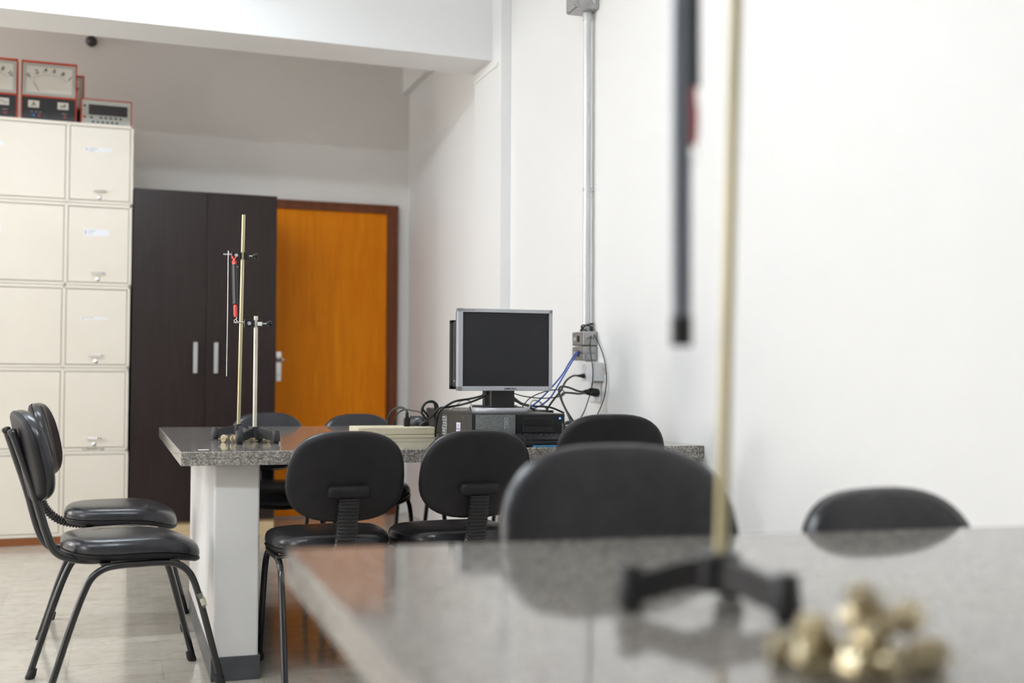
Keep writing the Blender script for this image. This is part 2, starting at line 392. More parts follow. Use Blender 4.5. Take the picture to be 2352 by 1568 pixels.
# ------------------------------------------------------------------ instruments on top of the lockers
ZT = LZ[5]
def on_lockers(x, back_off): return (x, LP[1]+(x-LP[0])*math.tan(A)+back_off, ZT)
def panel_meter(label, x, off, marks, txtL, txtR, needle=True, tilt=.06):
    t = thing('panel_meter', label, 'meter', on_lockers(x, off), A, 'red-cased analogue panel meters')
    W, H, D = .296, .338, .12
    case = bmesh.new(); box(case, -W/2, W/2, .004, D, 0, H, .004); obj('case', case, red_case, t, auto=12)
    # red rim around both panels
    bm = bmesh.new()
    for (a, b, c, e) in ((-W/2, -W/2+.007, 0, H), (W/2-.007, W/2, 0, H), (-W/2, W/2, H-.012, H), (-W/2, W/2, .132, .141), (-W/2, W/2, 0, .006)): box(bm, a, b, -.004, .005, c, e, .001)
    obj('red_rim', bm, red_case, t, auto=12)
    bz = bmesh.new()
    x0, x1, z0, z1 = -W/2+.008, W/2-.008, .142, H-.013
    i0, i1, j0, j1 = x0+.018, x1-.018, z0+.016, z1-.016
    for (a, b, c, e) in ((x0, i0, z0, z1), (i1, x1, z0, z1), (i0, i1, z0, j0), (i0, i1, j1, z1)): box(bz, a, b, -.002, .004, c, e, .001)
    obj('dial_bezel', bz, grey_bezel, t, auto=12)
    dc = bobj('dial_card', (i0, i1, .0028, .004, j0, j1), dial, t, 0)
    # scale arc, ticks and numerals
    cxx, czz, rr = 0, j0-.045, .150
    def pt(a, r): return (cxx+r*math.sin(a), czz+r*math.cos(a))
    bm = bmesh.new(); amax = R(38)
    pr = None
    for k in range(25):
        a = -amax+2*amax*k/24; q = pt(a, rr)
        if pr:
            mx = Matrix.Translation(((pr[0]+q[0])/2, .0024, (pr[1]+q[1])/2)) @ Matrix.Rotation(-math.atan2(q[1]-pr[1], q[0]-pr[0]), 4, 'Y')
            L_ = math.hypot(q[0]-pr[0], q[1]-pr[1]); box(bm, -L_/2-.0002, L_/2+.0002, -.0003, .0003, -.0005, .0005, mtx=mx)
        pr = q
    for k in range(11):
        a = -amax+2*amax*k/10; l = .013 if k % 2 == 0 else .008; q = pt(a, rr+l/2+.002)
        box(bm, -.0007, .0007, -.0003, .0003, -l/2, l/2, mtx=Matrix.Translation((q[0], .0024, q[1])) @ Matrix.Rotation(a, 4, 'Y'))
    obj('scale_marks', bm, mat('faded_scale', (.16, .15, .13), .6), dc)
    for k, s in enumerate(marks):
        if s is None: continue
        a = -amax+2*amax*k/(len(marks)-1); q = pt(a, rr+.028)
        text('numeral', s, .034, mat('dial_print', (.05, .05, .04), .6), dc, (q[0], .0024, q[1]), (R(90), a, 0), .0003, bold=.0007)
    if needle:
        bm = bmesh.new(); sweep(bm, [Vector((pt(-amax*1.05, rr-.068)[0]+.0, .0022, j0+.008)), Vector((pt(-amax, rr-.012)[0], .0022, pt(-amax, rr-.012)[1]))], circ(.0012, 6)); obj('needle', bm, ink, dc)
    pn = bobj('control_panel', (-W/2+.008, W/2-.008, -.001, .004, .007, .131), meter_blk, t, .001)
    for s, xx in ((txtL, -.080), (txtR, .075)):
        if s is None: continue
        wv = bobj('selector_window', (xx-.029, xx+.029, -.0022, -.0009, .072, .112), dial, pn, .001)
        if s == '~':
            pts = [(xx-.020+.04*k/12, -.0026, .091+.006*math.sin(2*math.pi*k/12)) for k in range(13)]
            bm = bmesh.new(); tube(bm, pts, .0013, 6, 2); obj('printed_sign', bm, mat('dial_print', (.06, .06, .05), .6), wv)
        else:
            text('printed_sign', s, .036 if len(s) == 1 else .030, mat('dial_print', (.06, .06, .05), .6), wv, (xx, -.0024, .090), ext=.0002, bold=.0004)
    for xx, c in ((-.080, blue_led if False else mat('blue_socket', (.02, .14, .5), .4)), (-.05, mat('red_socket', (.35, .02, .03), .4)), (-.022, blk), (.085, mat('red_socket', (.35, .02, .03), .4))):
        latheobj('socket', [(0, 0), (.0075, 0), (.0075, .006), (.004, .006), (.004, .003), (0, .003)], c, pn, 14, (xx, -.001, .030), (R(90), 0, 0))
    bm = bmesh.new()
    for xx, ww in ((-.09, .012), (-.066, .014), (-.045, .012), (.082, .03)): box(bm, xx-ww/2, xx+ww/2, -.0014, -.001, .047, .050)
    obj('small_print', bm, mat('faded_white_print', (.4, .4, .38), .6), pn)
    return t
panel_meter('red-cased analogue ammeter with 0 to 1 dial, windows reading A and off', -.378, .045, ['0', '.2', '.4', '.6', '.8', '1'], 'A', 'off')
panel_meter('red-cased analogue meter cut off by the left picture edge, dial ending at 10', -.690, .040, ['0', '2', '4', '6', '8', '10'], 'V', '~')
panel_meter('red-cased meter standing behind the ammeter, only its right edge showing', -.345, .30, ['0', '1', '2', '3', '4', '5'], None, None)
# digital bench multimeter
t = thing('bench_multimeter', 'low red-rimmed digital bench multimeter with grey front and dark display', 'meter', on_lockers(-.068, .05), A)
W, H = .280, .150
bm = bmesh.new(); box(bm, -W/2, W/2, .003, .2, 0, H, .004); obj('case', bm, red_case, t, auto=12)
bm = bmesh.new()
for (a, b, c, e) in ((-W/2, -W/2+.006, 0, H), (W/2-.006, W/2, 0, H), (-W/2, W/2, H-.006, H), (-W/2, W/2, 0, .005)): box(bm, a, b, -.004, .004, c, e, .001)
obj('red_rim', bm, red_case, t, auto=12)
fp = bobj('front_panel', (-W/2+.006, W/2-.006, -.001, .003, .005, H-.006), grey_bezel, t, .001)
bobj('display_window', (-.098, .116, -.0022, -.0008, .058, .118), glass_disp, fp, .001)
bm = bmesh.new(); box(bm, -.0065, .0065, -.006, 0, -.005, .005, .001); kme = None
keys = [(-.082, .042)]+[(-.03+.027*k, .044) for k in range(5)]+[(-.072+.026*k, .018) for k in range(6)]+[(-.119, .108)]
for (kx, kz) in keys:
    if kme is None: kk = obj('push_button', bm, blk, fp, (kx, -.001, kz)); kme = kk.data
    else: link('push_button', kme, None, fp, (kx, -.001, kz))
for (kx, kz, c) in ((-.119, .085, grey_bezel), (-.119, .066, grey_bezel), (-.119, .044, red_case), (.108, .044, grey_bezel)):
    latheobj('terminal', [(0, 0), (.0075, 0), (.0075, .007), (.0035, .007), (.0035, .002), (0, .002)], c, fp, 14, (kx, -.001, kz), (R(90), 0, 0))
# small dark dome fixed to the back wall under the beam
o = latheobj('wall_sensor', [(0, 0), (.035, 0), (.035, .012), (.028, .03), (.012, .042), (0, .044)], mat('dark_dome', (.03, .028, .027), .3), None, 20, (-.173, back(-.173)-.0, 3.085), (R(90), 0, A))
tag(o, 'small dark round sensor on the back wall just below the beam', 'sensor')

# ================================================================== WARDROBE
t = thing('wardrobe', 'tall dark brown two-door wardrobe between the lockers and the orange door', 'wardrobe', (.088, 7.118, 0), A)
bobj('carcass', (0, .828, .019, .72, .1, 2.035), dark_wood, t, .001)
bobj('wardrobe_door', (.0015, .4135, 0, .018, .1, 2.035), dark_wood, t, .001)
d1 = t.children[-1]
bobj('wardrobe_door', (.4175, .8265, 0, .018, .1, 2.035), dark_wood, t, .001)
for dd, xx in ((list(t.children)[1], .356), (list(t.children)[2], .474)):
    bm = bmesh.new(); box(bm, xx-.0115, xx+.0115, -.028, -.016, .965, 1.147, .002); box(bm, xx-.006, xx+.006, -.017, .001, .975, .985); box(bm, xx-.006, xx+.006, -.017, .001, 1.127, 1.137)
    obj('bar_handle', bm, alu, dd, auto=12)
bobj('plinth', (.0, .828, .006, .70, 0, .082), pale_wood, t, .001)
bobj('plinth_rail', (.0, .828, .012, .70, .082, .1), wood('plinth_rail_wood', [(.30, .21, .11), (.36, .26, .14)], .5, (3, 3, 14), 2.4), t, 0)

# ================================================================== GRANITE TABLES
TT = .717; TH = .043
def table(name, label, corners, pillars):
    t = thing(name, label, 'table', (0, 0, 0))
    bm = bmesh.new()
    for z0, z1, ins in ((TT-TH, TT-TH/2-.0006, 0), (TT-TH/2, TT, 0)):
        b_ = [bm.verts.new((x, y, z0)) for x, y in corners]; t_ = [bm.verts.new((x, y, z1)) for x, y in corners]
        bm.faces.new(b_[::-1]); bm.faces.new(t_)
        for k in range(4): bm.faces.new((b_[k], b_[(k+1) % 4], t_[(k+1) % 4], t_[k]))
    bmesh.ops.recalc_face_normals(bm, faces=bm.faces)
    es = [e for e in bm.edges if all(v.co.z > TT-.001 for v in e.verts) or abs(e.verts[0].co.z-e.verts[1].co.z) > .01]
    bmesh.ops.bevel(bm, geom=es, offset=.003, segments=2, profile=.5, affect='EDGES')
    obj('tabletop', bm, gran, t, auto=12)
    for (x0, x1, y0, y1) in pillars:
        pz = bobj('pillar', (x0, x1, y0, y1, 0, TT-TH), pillar_paint, t, .006)
        bobj('skirting', (x0-.006, x1+.006, y0-.006, y1+.006, 0, .075), slate, pz, .002)
    return t
table('granite_table', 'grey granite table with white masonry pillar, carrying the computer', [(.195, 3.735), (XW-.001, 3.657), (XW-.001, 5.47), (.192, 5.55)], [(.300, .439, 3.785, 5.0), (1.868, XW-.008, 3.70, 5.2)])
table('granite_table', 'blurred grey granite table in the foreground at lower right', [(.212, -.30), (XW-.001, -.40), (XW-.001, 1.485), (.222, 1.612)], [(.31, .455, -.2, 1.35), (1.80, XW-.008, -.2, 1.3)])

# ================================================================== CHAIRS
def seat_rings(spec, a, b, n):
    out = []
    for s, z in spec:
        r = []
        for x, y in sup(a*s, b*s, n, 44):
            yy = y+.012*(1-abs(x)/a)*(1 if y > 0 else -.3)
            f = max(0, (yy-.03)/(b-.03)); dz = -.034*f*f
            bk = max(0, (-yy-.10)/(b-.10)); dz += .006*bk*bk
            r.append((x*(1+.04*(yy/b)), yy, z+dz))
        out.append(r)
    return out
def back_rings(spec, a, b, n, curve=.020):
    out = []
    for s, d in spec:
        r = []
        for x, z in sup(a*s, b*s, n, 44):
            xx = x*(1-.05*(z/b)); r.append((xx, d+curve*(xx/a)**2, z))
        out.append(r)
    return out
chair_meshes = {}
def make_chair(label, loc, rz, dz=0., kind='ribbed', group='black upholstered chairs round the tables'):
    t = thing('chair', label, 'chair', (loc[0], loc[1], 0), rz, group)
    key = (kind, round(dz, 3))
    def put(name, build, mt, parent=t, auto=55, k=None):
        kk = (name, k)
        if kk in chair_meshes: return link(name, chair_meshes[kk], None, parent)
        bm = bmesh.new(); build(bm); o = obj(name, bm, mt, parent, auto=auto); chair_meshes[kk] = o.data; return o
    st = put('seat', lambda bm: loft(bm, seat_rings([(.975, .4185), (.992, .421), (1.0, .430), (.992, .442), (.965, .453), (.91, .461), (.80, .467), (.55, .471), (.25, .472), (.02, .472)], .189, .196, 3.0)), vinyl)
    put('seat_shell', lambda bm: loft(bm, seat_rings([(.55, .396), (.86, .397), (.95, .401), (.995, .409), (1.004, .415), (1.0, .4185), (.97, .4187)], .189, .196, 3.0)), shell)
    # backrest: leans back 13 degrees about its centre
    bc = Vector((0, -.285 if kind == 'ribbed' else -.303, .708+dz)); lean = R(13)
    mx = Matrix.Translation(bc) @ Matrix.Rotation(lean, 4, 'X')
    def bk(bm):
        loft(bm, back_rings([(.975, -.003), (.995, .0), (1.0, .010), (.985, .020), (.94, .029), (.82, .036), (.55, .040), (.25, .041), (.02, .041)], .179, .139, 2.75)); bmesh.ops.transform(bm, matrix=mx, verts=bm.verts)
    def bs(bm):
        loft(bm, back_rings([(.02, -.020), (.5, -.020), (.90, -.018), (.965, -.014), (1.0, -.007), (1.004, -.003), (.98, -.0025)], .179, .139, 2.75)); bmesh.ops.transform(bm, matrix=mx, verts=bm.verts)
    put('backrest', bk, vinyl, k=key); put('back_shell', bs, shell, k=key)
    if kind == 'ribbed':
        top = mx @ Vector((0, -.030, -.052))
        def col(bm):
            pth = smooth_path([top+Vector((0, 0, .006)), top*.72+Vector((0, -.284, .50))*.28, (0, -.284, .50), (0, -.262, .445), (0, -.215, .405), (0, -.15, .389), (0, -.08, .386), (0, -.02, .386)], 14)
            # resample evenly so that the ribs are regular
            d_ = [0]
            for a_, b_ in zip(pth, pth[1:]): d_.append(d_[-1]+(b_-a_).length)
            L_ = d_[-1]; n_ = int(L_/.00275); q = []; j = 0
            for k in range(n_+1):
                s_ = L_*k/n_
                while j < len(d_)-2 and d_[j+1] < s_: j += 1
                q.append(pth[j].lerp(pth[j+1], (s_-d_[j])/max(1e-9, d_[j+1]-d_[j])))
            rr = sup(.0325, .014, 5, 12)
            sweep(bm, q, rr, lambda i, n: (1.0, 1.0) if i % 4 in (0, 1) else (.93, .74), side=(1, 0, 0))
        put('ribbed_column', col, rib_pl, k=key, auto=30)
        def cap(bm):
            box(bm, -.065, .065, -.047, -.012, -.056, -.019, .0145, 4); bmesh.ops.transform(bm, matrix=mx, verts=bm.verts)
        put('back_bracket', cap, shell, k=key)
    else:
        for s in (-1, 1):
            def tb(bm, s=s): tube(bm, [(s*.075, -.352, .782+dz), (s*.08, -.345, .765+dz), (s*.09, -.293, .61), (s*.1, -.255, .48), (s*.1, -.225, .425), (s*.1, -.165, .402), (s*.1, -.08, .396), (s*.1, .05, .396)], .0125, 12)
            q = put('back_tube', tb, tube_paint, k=(key, s))
            put('tube_cap', lambda bm, s=s: lathe(bm, [(0, -.004), (.013, -.004), (.013, .006), (.008, .010), (0, .011)], 12, Matrix.Translation((s*.075, -.352, .782+dz)) @ Matrix.Rotation(R(18), 4, 'X')), rubber, q, k=(key, s))
    # two inverted-U side frames, split into four legs
    for s in (-1, 1):
        for f in (-1, 1):
            def lg(bm, s=s, f=f): tube(bm, [(s*.176, f*(.2535-f*.0085), .012), (s*.175, f*(.228-f*.006), .10), (s*.174, f*(.192-f*.003), .225), (s*.173, f*.162, .315), (s*.172, f*.138, .358), (s*.172, f*.10, .382), (s*.172, f*.05, .388), (s*.172, -.0005*f, .388)], .0105, 10)
            q = put('leg', lg, tube_paint, k=(s, f))
            put('rubber_foot', lambda bm, s=s, f=f: lathe(bm, [(0, 0), (.013, 0), (.0155, .004), (.0155, .012), (.0125, .03), (0, .03)], 14, Matrix.Translation((s*.176, f*(.2535-f*.0085), 0)) @ Matrix.Shear('XY', 4, (0, -f*.32))), rubber, q, k=(s, f))
    for f in (-1, 1):
        put('seat_bracket', lambda bm, f=f: box(bm, -.18, .18, f*.1-.015, f*.1+.015, .389, .3975, .001), tube_paint, k=f)
    return t
c1 = make_chair('black chair with tube back and torn seat, nearest the left picture edge', (.050, 3.872), R(-90+10.6), 0, 'tube')
st = [c for c in c1.children if c.name.startswith('seat') and 'shell' not in c.name and 'bracket' not in c.name][0]
# torn vinyl on this seat: pale frayed line, and tape on the front leg
bm = bmesh.new(); random.seed(5)
prev = None; pts = []
for k in range(40):
    y = -.10+.20*k/39; pts.append((-.055+.004*math.sin(k*.9)+random.uniform(-.0015, .0015), y))
def seat_z(x, y):
    f = max(0, (y-.03)/.166); return .4725-.034*f*f
for (a, b), wv in zip(zip(pts, pts[1:]), [random.uniform(.0006, .0042) for _ in range(40)]):
    q = [(a[0]-wv, a[1]), (a[0]+wv, a[1]), (b[0]+wv, b[1]), (b[0]-wv, b[1])]
    lo_ = [bm.verts.new((x, y, seat_z(x, y)-.002)) for x, y in q]; hi = [bm.verts.new((x, y, seat_z(x, y)+.0006)) for x, y in q]
    bm.faces.new(hi); bm.faces.new(lo_[::-1])
    for k in range(4): bm.faces.new((lo_[k], lo_[(k+1) % 4], hi[(k+1) % 4], hi[k]))
obj('frayed_tear', bm, mat('frayed_lining', (.42, .38, .28), .8), st)
lgs = [c for c in c1.children if c.name.startswith('leg')]
bm = bmesh.new(); sweep(bm, [Vector((.1733, .173, .287)), Vector((.1738, .189, .243))], circ(.0118, 12)); obj('clear_tape', bm, tape_m, lgs[3])
bm = bmesh.new(); sweep(bm, [Vector((.1735, .180, .270)), Vector((.1737, .187, .250))], circ(.0122, 12)); obj('paper_label', bm, mat('yellowed_paper', (.62, .62, .46), .6), lgs[3])
make_chair('black chair with ribbed column, second from the left picture edge, facing the pillar', (.027, 4.74), R(-90-3), 0)
make_chair('black chair with its back to us, left of the front row at the computer table', (.655, 3.79), R(2), -.058)
make_chair('black chair with its back to us, middle of the front row, before the computer', (1.058, 3.775), R(2), -.058)
make_chair('black chair with its back to us, right of the keyboard', (1.586, 3.79), R(-12), -.012)
make_chair('black chair beyond the granite table, behind the two rod stands', (.70, 5.40), R(180+2), -.068)
make_chair('black chair beyond the granite table, in front of the orange door', (1.11, 5.37), R(180-2), -.076)
make_chair('black chair beyond the granite table, mostly hidden behind the computer case', (1.60, 5.34), R(180), -.052)
make_chair('blurred black padded chair at the foreground table, left of the near rod', (.738, 1.364), R(180+3), -.022).scale = (1.1, 1.0, 1.03)
make_chair('blurred black padded chair at far right of the foreground table', (1.215, 1.335), R(180+6), -.072)

# ================================================================== ROD STANDS
def stand_base(t, angles, r=.083):
    hub = bmesh.new(); lathe(hub, [(0, .02), (.018, .02), (.0185, .03), (.017, .056), (.0155, .0575), (0, .0575)], 20); obj('hub', hub, iron, t, auto=40)
    for a in angles:
        bm = bmesh.new()
        pth = [Vector((.012, 0, .038)), Vector((.035, 0, .034)), Vector((.062, 0, .026)), Vector((r, 0, .024))]
        sweep(bm, smooth_path(pth, 4), [(-.0085, -.014), (.0085, -.014), (.0075, .0145), (-.0075, .0145)], side=(0, 1, 0))
        bmesh.ops.transform(bm, matrix=Matrix.Rotation(a, 4, 'Z'), verts=bm.verts); arm = obj('arm', bm, iron, t, auto=12)
        latheobj('foot', [(0, .008), (.0155, .008), (.016, .012), (.0125, .044), (.011, .046), (0, .046)], iron, arm, 12, (r*math.cos(a), r*math.sin(a), 0))
        latheobj('levelling_pad', [(0, 0), (.0105, 0), (.0115, .003), (.009, .009), (0, .009)], rubber, arm, 14, (r*math.cos(a), r*math.sin(a), 0))
def clamp(t, z, direction=-1, out=.085, label=True, y0=0., rod_end=None):
    c = bobj('clamp_block', (-.032, .012, -.010, .010, z-.0115, z+.0115), blk, t, .001) if False else None
    bm = bmesh.new(); box(bm, -.040, -.009, y0-.012, y0+.008, z-.0135, z+.0135, .001); box(bm, .007, .022, y0-.010, y0+.008, z-.0135, z+.0135, .001); box(bm, -.010, .008, y0+.0072, y0+.0120, z-.0135, z+.0135, .0005)
    c = obj('clamp_block', bm, blk, t, auto=12)
    latheobj('clamp_bore', [(0, 0), (.0065, 0), (.0065, .0006), (0, .0006)], alu, c, 16, (-.024, y0-.012, z), (R(90), 0, 0))
    bm = bmesh.new(); sweep(bm, [Vector((-.040, y0-.002, z+.003)), Vector((-.04-out, y0-.002, z+.003))], circ(.0032, 10)); obj('clamp_pin', bm, chrome, c, auto=50)
    bm = bmesh.new(); sweep(bm, [Vector((.02, y0, z)), Vector((.04, y0, z))], circ(.0025, 8)); obj('screw', bm, alu, c, auto=50)
    latheobj('thumb_knob', [(0, 0), (.006, 0), (.0065, .006), (.0105, .008), (.0105, .017), (.009, .018), (0, .018)], blk, c, 12, (.036, y0, z), (0, R(90), 0))
    return c
def rod(t, h, lean, mt, r=.0064):
    bm = bmesh.new(); sweep(bm, [Vector((0, 0, .022)), Vector((lean*h, 0, h-.0008)), Vector((lean*h, 0, h))], circ(r, 14)); return obj('rod', bm, mt, t, auto=50)
# short stand in front
B = thing('rod_stand', 'short retort stand with black three-footed base, the front one on the granite table', 'stand', (.463, 4.165, TT), 0)
stand_base(B, [R(-152+18), R(-62+25), R(72)]); rod(B, .442, .0, rod_w, .0072); clamp(B, .416, out=.036)
bobj('white_sticker', (.004, .020, -.0118, -.0099, .408, .4215), paper, list(B.children)[-1], 0)
# tall stand behind
Asd = thing('rod_stand', 'tall retort stand with black base, behind the short one on the granite table', 'stand', (.432, 4.415, TT), 0)
stand_base(Asd, [R(165), R(50), R(-75)]); rod(Asd, .828, .012, rod_m)
ca = clamp(Asd, .676, out=.030); ca.location.x = .008
# spring balance stretched between the two clamps
ptop = Vector((.4085, 4.412, TT+.679)); pbot = Vector((.3935, 4.163, TT+.419))
ax = (pbot-ptop).normalized(); Ln = (pbot-ptop).length
sb = thing('spring_balance', 'black and red tubular spring balance hooked between the two stand clamps', 'spring balance', ptop, 0)
rotq = Vector((0, 0, -1)).rotation_difference(ax)
sb.rotation_mode = 'QUATERNION'; sb.rotation_quaternion = rotq
# local: hangs along -z
latheobj('top_cap', [(0, -.062), (.0074, -.062), (.0074, -.045), (.0090, -.044), (.0090, -.040), (.0056, -.037), (.0038, -.028), (0, -.028)], red_pl, sb, 14)
bm = bmesh.new(); tube(bm, [(0, 0, -.03), (-.006, 0, -.014), (-.007, 0, .0), (0, 0, .0075), (.007, 0, .0), (.006, 0, -.014), (0, 0, -.03)], .003, 8, 5); obj('hanging_eye', bm, red_pl, sb, auto=50)
tl = Ln-.062-.085
latheobj('tube_body', [(0, -.062-tl), (.0092, -.062-tl), (.0092, -.062), (0, -.062)], mat('anodised_black_tube', (.010, .010, .012), .45, spec=.3), sb, 20)
bm = bmesh.new(); sweep(bm, [Vector((.006, 0, -.068)), Vector((.0135, 0, -.068))], circ(.003, 10)); obj('zero_screw', bm, brass, sb, auto=50)
latheobj('inner_slide', [(0, -.062-tl-.058), (.0035, -.062-tl-.058), (.0062, -.062-tl-.05), (.0066, -.062-tl), (0, -.062-tl)], red_pl, sb, 14)
z0 = -.062-tl-.055
bm = bmesh.new(); tube(bm, [(0, 0, z0), (.004, 0, z0-.006), (.003, 0, z0-.012), (-.003, 0, z0-.018), (-.0055, 0, z0-.027), (0, 0, z0-.034), (.0055, 0, z0-.028), (.004, 0, z0-.02), (0, 0, z0-.015)], .0012, 8, 5); obj('hook', bm, chrome, sb, auto=50)
# thin hanging wire
o = tubeobj('hanging_wire', [(.391, 4.416, TT+.6755), (.3905, 4.418, TT+.687), (.388, 4.413, TT+.687), (.3875, 4.408, TT+.67), (.3875, 4.407, TT+.45), (.3865, 4.407, TT+.232)], .0016, alu, None, 8, 5)
tag(o, 'thin straight grey wire hanging from the tall stand clamp pin', 'wire')

# brass hooked masses
def weight(label, loc, rot, r=.0135, h=.013, grp='brass hooked masses on the granite table', mt=brass):
    t = thing('brass_mass', label, 'weight', loc, 0, grp); t.rotation_euler = rot
    latheobj('disc', [(0, 0), (r-.001, 0), (r, .001), (r, h-.001), (r-.001, h), (0, h)], mt, t, 24)
    bm = bmesh.new(); tube(bm, [(0, 0, h-.001), (0, 0, h+.008), (.005, 0, h+.014), (.001, 0, h+.020), (-.005, 0, h+.017)], .0011, 6, 5); obj('hook', bm, mt, t, auto=50)
    return t
far_w = [((.398, 4.235), 80, 10), ((.414, 4.222), 90, -15), ((.446, 4.243), 90, 5), ((.478, 4.250), 90, -20), ((.505, 4.195), 88, 35), ((.372, 4.245), 88, -50)]
for i, ((x, y), tx, tz) in enumerate(far_w):
    weight('small brass hooked mass lying among the stand bases on the granite table', (x, y, TT+.0136), (R(90), 0, R(tz)))

# ------------------------------------------------------------------ foreground stand, ruler and balance
N = thing('rod_stand', 'blurred retort stand with black base on the foreground table', 'stand', (.5735, 1.063, TT), 0)
stand_base(N, [R(163), R(-62), R(50)]); rod(N, .82, .031, rod_m, .0062)
def longclamp(t, z):
    bm = bmesh.new(); box(bm, -.03, -.008, -.012, .008, z-.013, z+.013, .001); box(bm, .0195, .034, -.010, .008, z-.013, z+.013, .001); box(bm, -.03, .034, .0075, .012, z-.013, z+.013, .0005)
    c = obj('clamp_block', bm, blk, t, auto=12)
    bm = bmesh.new(); sweep(bm, [Vector((-.03, -.002, z)), Vector((-.075, -.002, z))], circ(.0032, 10)); obj('clamp_pin', bm, chrome, c, auto=50)
longclamp(N, .77); list(N.children)[-1].location.x = .008
zt = TT+.77
ru = thing('hanging_ruler', 'dark grey graduated ruler hanging blurred beside the near rod', 'ruler', (.5372, 1.061, zt), 0)
bobj('ruler_bar', (-.0095, .0095, -.0035, .0035, -.500, .02), mat('anodised_grey_bar', (.22, .24, .29), .35, metal=.3), ru, .001)
bobj('end_cap', (-.0102, .0102, -.0042, .0042, -.505, -.475), mat('dark_end_cap', (.02, .02, .022), .5), ru, .001)
bm = bmesh.new()
for k in range(46): box(bm, -.0085, -.0085+(.007 if k % 5 == 0 else .004), -.0039, -.0034, -.46+k*.01, -.459+k*.01)
obj('graduations', bm, mat('ruler_marks', (.35, .37, .42), .5), ru)
rb = thing('spring_balance', 'blurred dark spring balance with red tip hanging behind the near ruler', 'spring balance', (.5585, 1.078, zt), 0)
latheobj('tube_body', [(0, -.238), (.0075, -.238), (.0075, -.02), (.006, -.016), (0, -.016)], mat('anodised_black_tube', (.010, .010, .012), .45, spec=.3), rb, 18)
latheobj('inner_slide', [(0, -.298), (.0035, -.298), (.0055, -.288), (.006, -.262), (.0042, -.252), (.004, -.238), (0, -.238)], red_pl, rb, 14)
bm = bmesh.new(); tube(bm, [(0, 0, -.297), (.004, 0, -.303), (.0045, 0, -.311), (0, 0, -.316), (-.004, 0, -.312)], .0011, 6, 5); obj('hook', bm, chrome, rb, auto=50)
bm = bmesh.new(); tube(bm, [(0, 0, -.018), (0, 0, -.004), (0, -.006, .004), (0, -.017, .006), (0, -.022, .0)], .0016, 6, 5); obj('top_hook', bm, chrome, rb, auto=50)
# heap of brass masses in the foreground
random.seed(11)
k = 0
spots = [(.497, .900, 0), (.522, .893, 0), (.548, .893, 0), (.510, .868, 0), (.540, .862, 0), (.567, .868, 0), (.590, .880, 0), (.558, .838, 0), (.587, .846, 0), (.613, .858, 0), (.527, .838, 0), (.53, .878, 1), (.556, .876, 1), (.548, .850, 1), (.577, .862, 1), (.600, .868, 1), (.552, .868, 2)]
for (x, y, lv) in spots:
    if lv == 0: rot = (R(random.choice([0, 90, 90])), 0, R(random.uniform(-70, 70)))
    else: rot = (R(random.uniform(40, 130)), R(random.uniform(-20, 20)), R(random.uniform(-90, 90)))
    zz = TT+(.0136 if abs(rot[0]) > .5 else .0002)+lv*.021
    weight('blurred brass hooked mass in the heap beside the near stand', (x+.008, y-.060, zz), rot, .0132, .016, 'heap of brass masses on the foreground table')

# ================================================================== COMPUTER ON THE GRANITE TABLE
Z = TT
pc = thing('desktop_computer', 'flat black desktop computer case with silver grill front under the monitor', 'computer', (1.172, 3.905, Z), 0)
PW, PD, PH = .345, .44, .105
bobj('case', (0, PW, .03, PD, .004, PH), pc_side, pc, .003)
for fx in (.02, PW-.04):
    for fy in (.05, PD-.05): bobj('rubber_foot', (fx, fx+.02, fy-.01, fy+.01, 0, .0045), rubber, pc, 0)
fr = bobj('front_bezel', (-.001, PW+.001, 0, .03, .003, PH), blk, pc, .004, seg=3)
gr = bobj('grill_panel', (.014, .158, -.004, .002, .008, PH-.003), grill, fr, .001)
lg = bobj('logo_strip', (.113, .133, -.0048, -.003, .008, PH-.004), mat('grill_strip', (.22, .23, .23), .4, metal=.4), fr, .0005)
text('logo', 'DELL', .018, mat('logo_blue_grey', (.42, .48, .55), .4), lg, (.123, -.005, .072), (R(90), R(90), 0), .0002, bold=.0003)
od = bobj('optical_drive', (.185, .305, -.0025, .002, .040, PH-.012), blk_matte, fr, .001)
bobj('disc_tray', (.192, .300, -.004, -.002, .062, PH-.018), blk, od, .001)
bobj('eject_button', (.280, .294, -.004, -.002, .050, .054), mat('button_grey', (.05, .05, .055), .4), od, .0005)
for k in range(3): bobj('usb_port', (.212+.019*k, .226+.019*k, -.0012, .001, .0225, .0275), mat('port_metal', (.35, .33, .25), .3, metal=.9), fr, .0003)
for k in range(2): latheobj('audio_jack', [(0, 0), (.0035, 0), (.0035, .002), (.0018, .002), (0, .0005)], mat('jack', (.1, .1, .1), .3, metal=.5), fr, 12, (.276+.014*k, 0, .025), (R(90), 0, 0))
latheobj('headphone_mark', [(0, 0), (.003, 0), (.003, .001), (0, .001)], mat('port_print', (.45, .5, .48), .5), fr, 12, (.203, 0, .025), (R(90), 0, 0))
pb = bobj('power_button', (.3185, .3325, -.0025, .001, PH-.0235, PH-.009), blk_matte, fr, .002)
bm = bmesh.new()
for k in range(14):
    a = 2*math.pi*k/14
    box(bm, -.0008, .0008, -.0004, .0004, -.0006, .0006, mtx=Matrix.Translation((.3255+.0028*math.cos(a), -.0028, PH-.0165+.0028*math.sin(a))))
obj('power_ring', bm, blue_led, pb)
text('model_name', 'OPTIPLEX 790', .0085, mat('grey_print', (.45, .45, .47), .5), fr, (.336, -.0005, .045), (R(90), R(90), 0), .0002)
